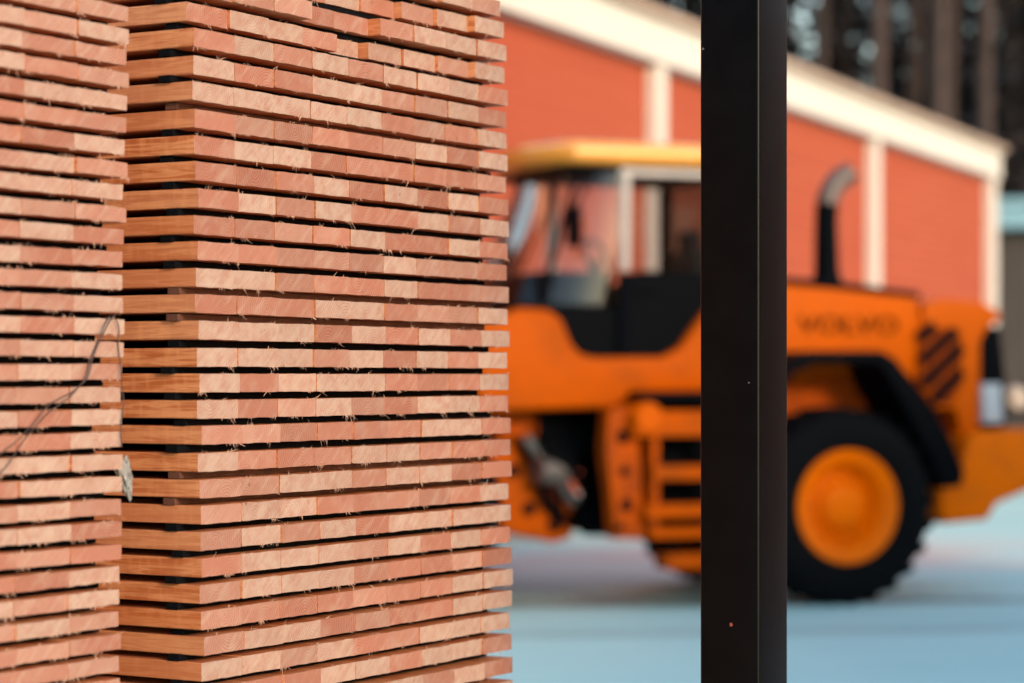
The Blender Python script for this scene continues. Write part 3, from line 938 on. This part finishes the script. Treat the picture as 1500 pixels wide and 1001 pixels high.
# lettering on the hood
def lettering(s, px0, px1, pyb, size_px, y):
    c = bpy.data.curves.new('lettering', 'FONT')
    c.body = s
    c.size = 1.0
    c.extrude = 0.0
    c.offset = 0.025
    to = bpy.data.objects.new('tmp', c); COL.objects.link(to)
    dg = bpy.context.evaluated_depsgraph_get()
    me = bpy.data.meshes.new_from_object(to.evaluated_get(dg))
    bpy.data.objects.remove(to)
    xs = [v.co.x for v in me.vertices]; ys = [v.co.y for v in me.vertices]
    x0, z0 = L(px0, pyb, y); x1, _ = L(px1, pyb, y); _, z1 = L(px0, pyb - size_px, y)
    sx, sz = (x1 - x0) / (max(xs) - min(xs)), (z1 - z0) / (max(ys) - min(ys))
    for v in me.vertices:
        v.co = Vector((x0 + (v.co.x - min(xs)) * sx, y, z0 + (v.co.y - min(ys)) * sz))
    me.materials.clear(); me.materials.append(M_text)
    return link('lettering', me, ld)
tag(lettering('VOLVO', 1168, 1316, 489, 27, yh - .004), 'dark lettering on the orange hood')

# cab lower body
yb = .42
body = [(700, 470), (745, 458), (765, 451), (805, 454), (824, 468), (838, 503), (852, 519), (875, 524), (975, 523), (1000, 508), (1020, 478), (1045, 445), (1105, 440), (1105, 575), (925, 575), (922, 588), (900, 598), (700, 604)]
MB().prism(LL(body, yb), yb, WID - yb, .05).build('body_shell', M_orb, ld, True)
MB().b2((L(930, 600, .3)[0], .22, L(930, 588, .3)[1]), (L(1105, 600, .3)[0], .60, L(930, 574, .3)[1]), .01).build('side_step', M_blk, ld)
# cab
yc0, yc1 = .50, 2.0
xA = L(912, 500, yc0)[0]; xR = L(1100, 500, yc0)[0]
zF = L(912, 524, yc0)[1] - .1; zT = L(912, 246, yc0)[1]; zD = L(912, 396, yc0)[1]
cabe = empty('cab', (0, 0, 0)); cabe.parent = ld
MB().b2((xA - .02, yc0 + .06, zF), (xR, yc1 - .06, zD - .10), .03).build('cab_tub', M_blk, cabe)
dp = MB().b2((xA + .04, yc0 + .015, zF), (xR - .02, yc0 + .05, zD - .02), .01).build('door_panel', M_blk, cabe)
MB().b2((xA + .10, yc0 - .02, zD - .16), (xA + .28, yc0 + .012, zD - .12), .006).build('door_handle', M_blk, cabe)
def bar(p, q_, r, mat, name): return MB().tube([p, q_], r, 10).build(name, mat, cabe, True)
for y in (yc0 + .02, yc1 - .02):
    bar((xA, y, zF), (xA + .02, y, zD - .02), .05, M_blk, 'pillar')
    bar((xA + .02, y, zD), (xA + .03, y, zT), .042, M_pillar_lit, 'pillar')
    bar((xR - .04, y, zF), (xR - .04, y, zT), .055, M_blk, 'pillar')
MB().b2((xA - .02, yc0 - .012, zT - .055), (xR, yc0 + .016, zT - .005), .006).build('window_header', M_pillar_lit, cabe)
# windscreen: curved, its foot further forward than its head
mbg = MB()
plan = [(0, 0), (-.30, .03), (-.62, .16), (-.86, .36), (-.94, .62), (-.94, .88), (-.86, 1.14), (-.62, 1.34), (-.30, 1.47), (0, 1.5)]
rows_ = []
NZ = 6
zW = L(780, 448, .9)[1]
for j in range(NZ + 1):
    v_ = j / NZ
    k_ = .50 + .50 * (1 - v_)
    rows_.append([mbg.bm.verts.new((xA + .02 + px_ * k_, yc0 + py_, zW + (zT - .02 - zW) * v_)) for px_, py_ in plan])
for r0, r1 in zip(rows_, rows_[1:]):
    for i in range(len(plan) - 1):
        mbg.bm.faces.new((r0[i], r0[i + 1], r1[i + 1], r1[i]))
wsc = mbg.build('windscreen', M_glass, cabe, True)
for i in (2, 7):
    bar((xA + .02 + plan[i][0], yc0 + plan[i][1], zW), (xA + .02 + plan[i][0] * .5, yc0 + plan[i][1], zT), .022, M_blk, 'screen_bar')
MB().tube([(xA - .62, yc0 + .55, zW + .25), (xA - .50, yc0 + .35, zT - .35)], .012, 6).build('wiper', M_blk, cabe)
# cowl under the windscreen
MB().prism([(xA + .05, zF), (xA - .95, zW - .18), (xA - .98, zW - .02), (xA + .05, zW - .005)], yc0 + .03, yc1 - .03, .03).build('cowl', M_blk, cabe)
for y in (yc0 + .03, yc1 - .03):
    MB().b2((xA + .05, y - .003, zD), (xR - .08, y + .003, zT - .03)).build('side_window', M_glass, cabe)
MB().b2((xR - .04, yc0 + .06, zD), (xR - .034, yc1 - .06, zT - .03)).build('rear_window', M_glass, cabe)
# roof with a rounded rim, overhanging the screen
def rounded_plate(pts, z0, z1, bevel):
    m = MB()
    lo_ = [m.bm.verts.new((x, y, z0)) for x, y in pts]; hi_ = [m.bm.verts.new((x, y, z1)) for x, y in pts]
    f = [m.bm.faces.new(lo_[::-1]), m.bm.faces.new(hi_)]
    for i in range(len(pts)):
        m.bm.faces.new((lo_[i], lo_[(i + 1) % len(pts)], hi_[(i + 1) % len(pts)], hi_[i]))
    bmesh.ops.recalc_face_normals(m.bm, faces=m.bm.faces)
    es = {e for ff in m.bm.faces if abs(ff.normal.z) > .9 for e in ff.edges}
    bmesh.ops.bevel(m.bm, geom=list(es), offset=bevel, segments=4, affect='EDGES', profile=.5)
    return m
xf = L(822, 230, yc0 - .1)[0]
zr0 = L(900, 241, yc0 - .1)[1]; zr1 = L(900, 206, yc0 - .1)[1]
rounded_plate([(xR + .1, yc0 - .1), (xf + .12, yc0 - .1), (xf, yc0 + .05), (xf - .12, yc0 + .5), (xf - .12, yc1 - .5), (xf, yc1 - .05), (xf + .12, yc1 + .1), (xR + .1, yc1 + .1)], zr0, zr1, .085).build('cab_roof', M_roof_lit, cabe, True)
MB().b2((xf + .1, yc0, zr0 - .04), (xR, yc1, zr0 - .003)).build('roof_lining', M_blk, cabe)
MB().b2((xA - .62, yc0 + .14, zW - .02), (xA - .02, yc1 - .14, zD - .01), .05).build('dashboard', M_blk, cabe)
# seat, wheel, console
st = MB().b2((xA + .42, .98, zF + .15), (xA + .95, 1.52, zD - .02), .06).b2((xA + .82, 1.0, zD - .05), (xA + .98, 1.5, zD + .20), .06).b2((xA + .84, 1.12, zD + .19), (xA + .96, 1.38, zD + .36), .05)
st.build('seat', M_seat, cabe, True)
MB().tube([(xA - .1, 1.25, zF + .2), (xA + .12, 1.25, zD + .1)], .04, 8).build('steering_column', M_blk, cabe, True)
sw = []
for i in range(25):
    an = 2 * math.pi * i / 24
    sw.append((xA + .12 - .08 * math.sin(an), 1.25 + .19 * math.cos(an), zD + .1 + .17 * math.sin(an)))
MB().tube(sw, .016, 6, False).build('steering_wheel', M_blk, cabe, True)
MB().b2((xR - .45, 1.55, zF + .2), (xR - .2, 1.85, zD + .05), .04).build('console', M_blk, cabe)
# mirror
mx, mz = L(842, 330, .35)
MB().tube([(xf + .3, yc0 - .08, zr0), (mx, .35, mz + .12)], .014, 6).build('mirror_arm', M_blk, cabe)
MB().b2((mx - .03, .27, mz - .16), (mx + .03, .46, mz + .14), .02).build('mirror', M_blk, cabe)

# ladder and side tank
yl = .16
lad = MB().prism(LL([(893, 600), (925, 596), (936, 640), (940, 720), (946, 790), (902, 790), (898, 740), (888, 660)], yl + .12), yl + .12, yl + .30, .01).build('ladder_plate', M_or2, ld)
for (y0_, y1_, xa, xb) in ((602, 640, 930, 1060), (682, 704, 958, 1060), (738, 760, 948, 1060), (772, 790, 955, 1060)):
    x0, z0 = L(xa, y1_, yl); x1, z1 = L(xb, y0_, yl)
    MB().b2((x0, yl, z0), (x1, yl + .22, z1), .008).build('ladder_step', M_orb, lad)
for xa in (962, 1055):
    x0, z0 = L(xa, 790, yl); _, z1 = L(xa, 600, yl)
    MB().b2((x0 - .025, yl + .02, z0 + .004), (x0 + .03, yl + .2, z1 - .004), .006).build('ladder_rail', M_or2, lad)
x0, z0 = L(976, 835, yl); x1, z1 = L(1070, 810, yl)
MB().b2((x0, yl - .02, z0), (x1, yl + .22, z1), .012).build('bottom_step', M_orb, ld)
for xx in (x0 + .08, x1 - .1):
    MB().b2((xx, yl + .08, z1 - .004), (xx + .03, yl + .11, z1 + .16)).build('step_hanger', M_blk, ld)
cx_, cz_ = L(950, 612, yl)
MB().lathe_y([(0, -.02), (.10, -.02), (.115, .0), (.115, .3), (0, .3)], (cx_, yl, cz_), 24).build('tank_cap', M_or, ld, True)
MB().b2((L(890, 0 + 700, .5)[0], .55, .55), (L(1090, 700, .5)[0], .95, L(980, 574, .5)[1]), .04).build('side_tank', M_blk, ld)

MB().b2((L(735, 640, 1.1)[0], 1.0, L(780, 690, 1.1)[1]), (L(905, 640, 1.1)[0], 1.6, L(780, 596, 1.1)[1]), .03).build('joint_cover', M_blk, ld)
MB().b2((L(725, 640, .9)[0], .8, L(770, 640, .9)[1]), (L(782, 640, .9)[0], 1.5, L(770, 600, .9)[1]), .03).build('front_bracket', M_or2, ld)
# articulation joint and front half
MB().tube([(PIV.x, PIV.y, .5), (PIV.x, PIV.y, 1.45)], .16, 16).build('joint_pin', M_blk, ld, True)
MB().b2((PIV.x - .35, .8, .55), (PIV.x + .25, 1.7, .78), .04).b2((PIV.x - .4, .85, 1.12), (PIV.x + .25, 1.65, 1.34), .04).build('joint_yoke', M_blk, ld)
def lp3(px, py, y): x, z = L(px, py, y); return Vector((x, y, z))
MB().tube([lp3(770, 640, .75), lp3(842, 736, .85)], .045, 10).build('steering_cylinder', M_steel, ld, True)
MB().tube([lp3(788, 690, .7), lp3(828, 690, .75)], .10, 14).build('filter_canister', M_steel, ld, True)
MB().tube([lp3(887, 692, .8), lp3(890, 780, .8)], .055, 10).build('pale_gap_strip', M_steel, ld, True)  # pale upright standing in for bright background showing through the joint
for q in range(5):
    MB().tube(smooth_path([lp3(790 + 9 * q, 604, .72 + .04 * q), lp3(802 + 10 * q, 660 + 6 * q, .66), lp3(850 + 3 * q, 700 + 10 * q, .72), lp3(872, 730 + 8 * q, .85)], 5), .022, 7).build('hose', M_blk, ld, True)
MB().prism(LL([(715, 640), (770, 640), (790, 672), (806, 705), (826, 726), (843, 746), (838, 788), (812, 796), (770, 786), (715, 775)], .9), .9, 1.5, .03).build('front_frame_plate', M_orb, ld, True)
for q in range(4):
    MB().tube(smooth_path([lp3(748 + 12 * q, 612 + 8 * q, .86), lp3(772 + 14 * q, 668 + 4 * q, .80), lp3(800 + 8 * q, 742 + 6 * q, .84), lp3(836 + 4 * q, 770 - 9 * q, .90)], 5), .02, 7).build('hose', M_blk, ld, True)
for (px_, py_, s_) in ((912, 640, .05), (915, 690, .04), (918, 740, .05), (908, 772, .03)):
    v_ = lp3(px_, py_, yl + .115)
    MB().lathe_y([(0, -.01), (s_, -.01), (s_, .01), (0, .01)], v_, 14).build('bolt_cover', M_blk, lad)
for (px_, py_) in ((752, 690), (775, 745), (812, 770)):
    MB().lathe_y([(0, -.02), (.05, -.02), (.05, .02), (0, .02)], lp3(px_, py_, .885), 14).build('pivot_cap', M_blk, ld)
fr_rz = -ALPHA
def front(mb, name, mat, smooth=False):
    return mb.build(name, mat, ld, smooth, loc=(PIV.x, PIV.y, 0), rz=fr_rz)
front(MB().b2((-2.3, -.42, .55), (-.75, .42, 1.35), .05), 'front_frame', M_or)
front(MB().b2((-1.85, -.8, .62), (-1.15, .8, .88), .05), 'front_axle', M_or2)
for s in (-1, 1):
    front(MB().prism([(-.85, 2.0), (-1.15, 2.1), (-2.3, 1.55), (-3.25, .75), (-3.3, .5), (-3.1, .5), (-2.2, 1.2), (-1.1, 1.75)], s * .52 - .06, s * .52 + .06, .01), 'lift_arm', M_or)
    front(MB().b2((-1.25, s * .42 - .08, 1.3), (-.85, s * .42 + .08, 2.05), .02), 'arm_tower', M_or)
    front(MB().tube([(-1.0, s * .3, 1.1), (-2.3, s * .45, 1.3)], .07, 12), 'lift_cylinder', M_steel, True)
    front(MB().prism([(-2.2, 1.2), (-2.0, 1.52), (-1.0, 1.52), (-.8, 1.2), (-.86, 1.2), (-1.04, 1.47), (-1.96, 1.47), (-2.14, 1.2)], s * 1.0 - .3, s * 1.0 + .3, .008), 'front_fender', M_blk)
front(MB().tube([(-1.2, 0, 1.75), (-2.9, 0, 1.45)], .08, 12), 'tilt_cylinder', M_steel, True)
front(MB().prism([(-3.25, 1.25), (-3.2, .35), (-3.4, .08), (-4.4, .04), (-4.4, .10), (-3.5, .16), (-3.32, .45), (-3.4, 1.3)], -1.3, 1.3, .006), 'bucket', M_blk)
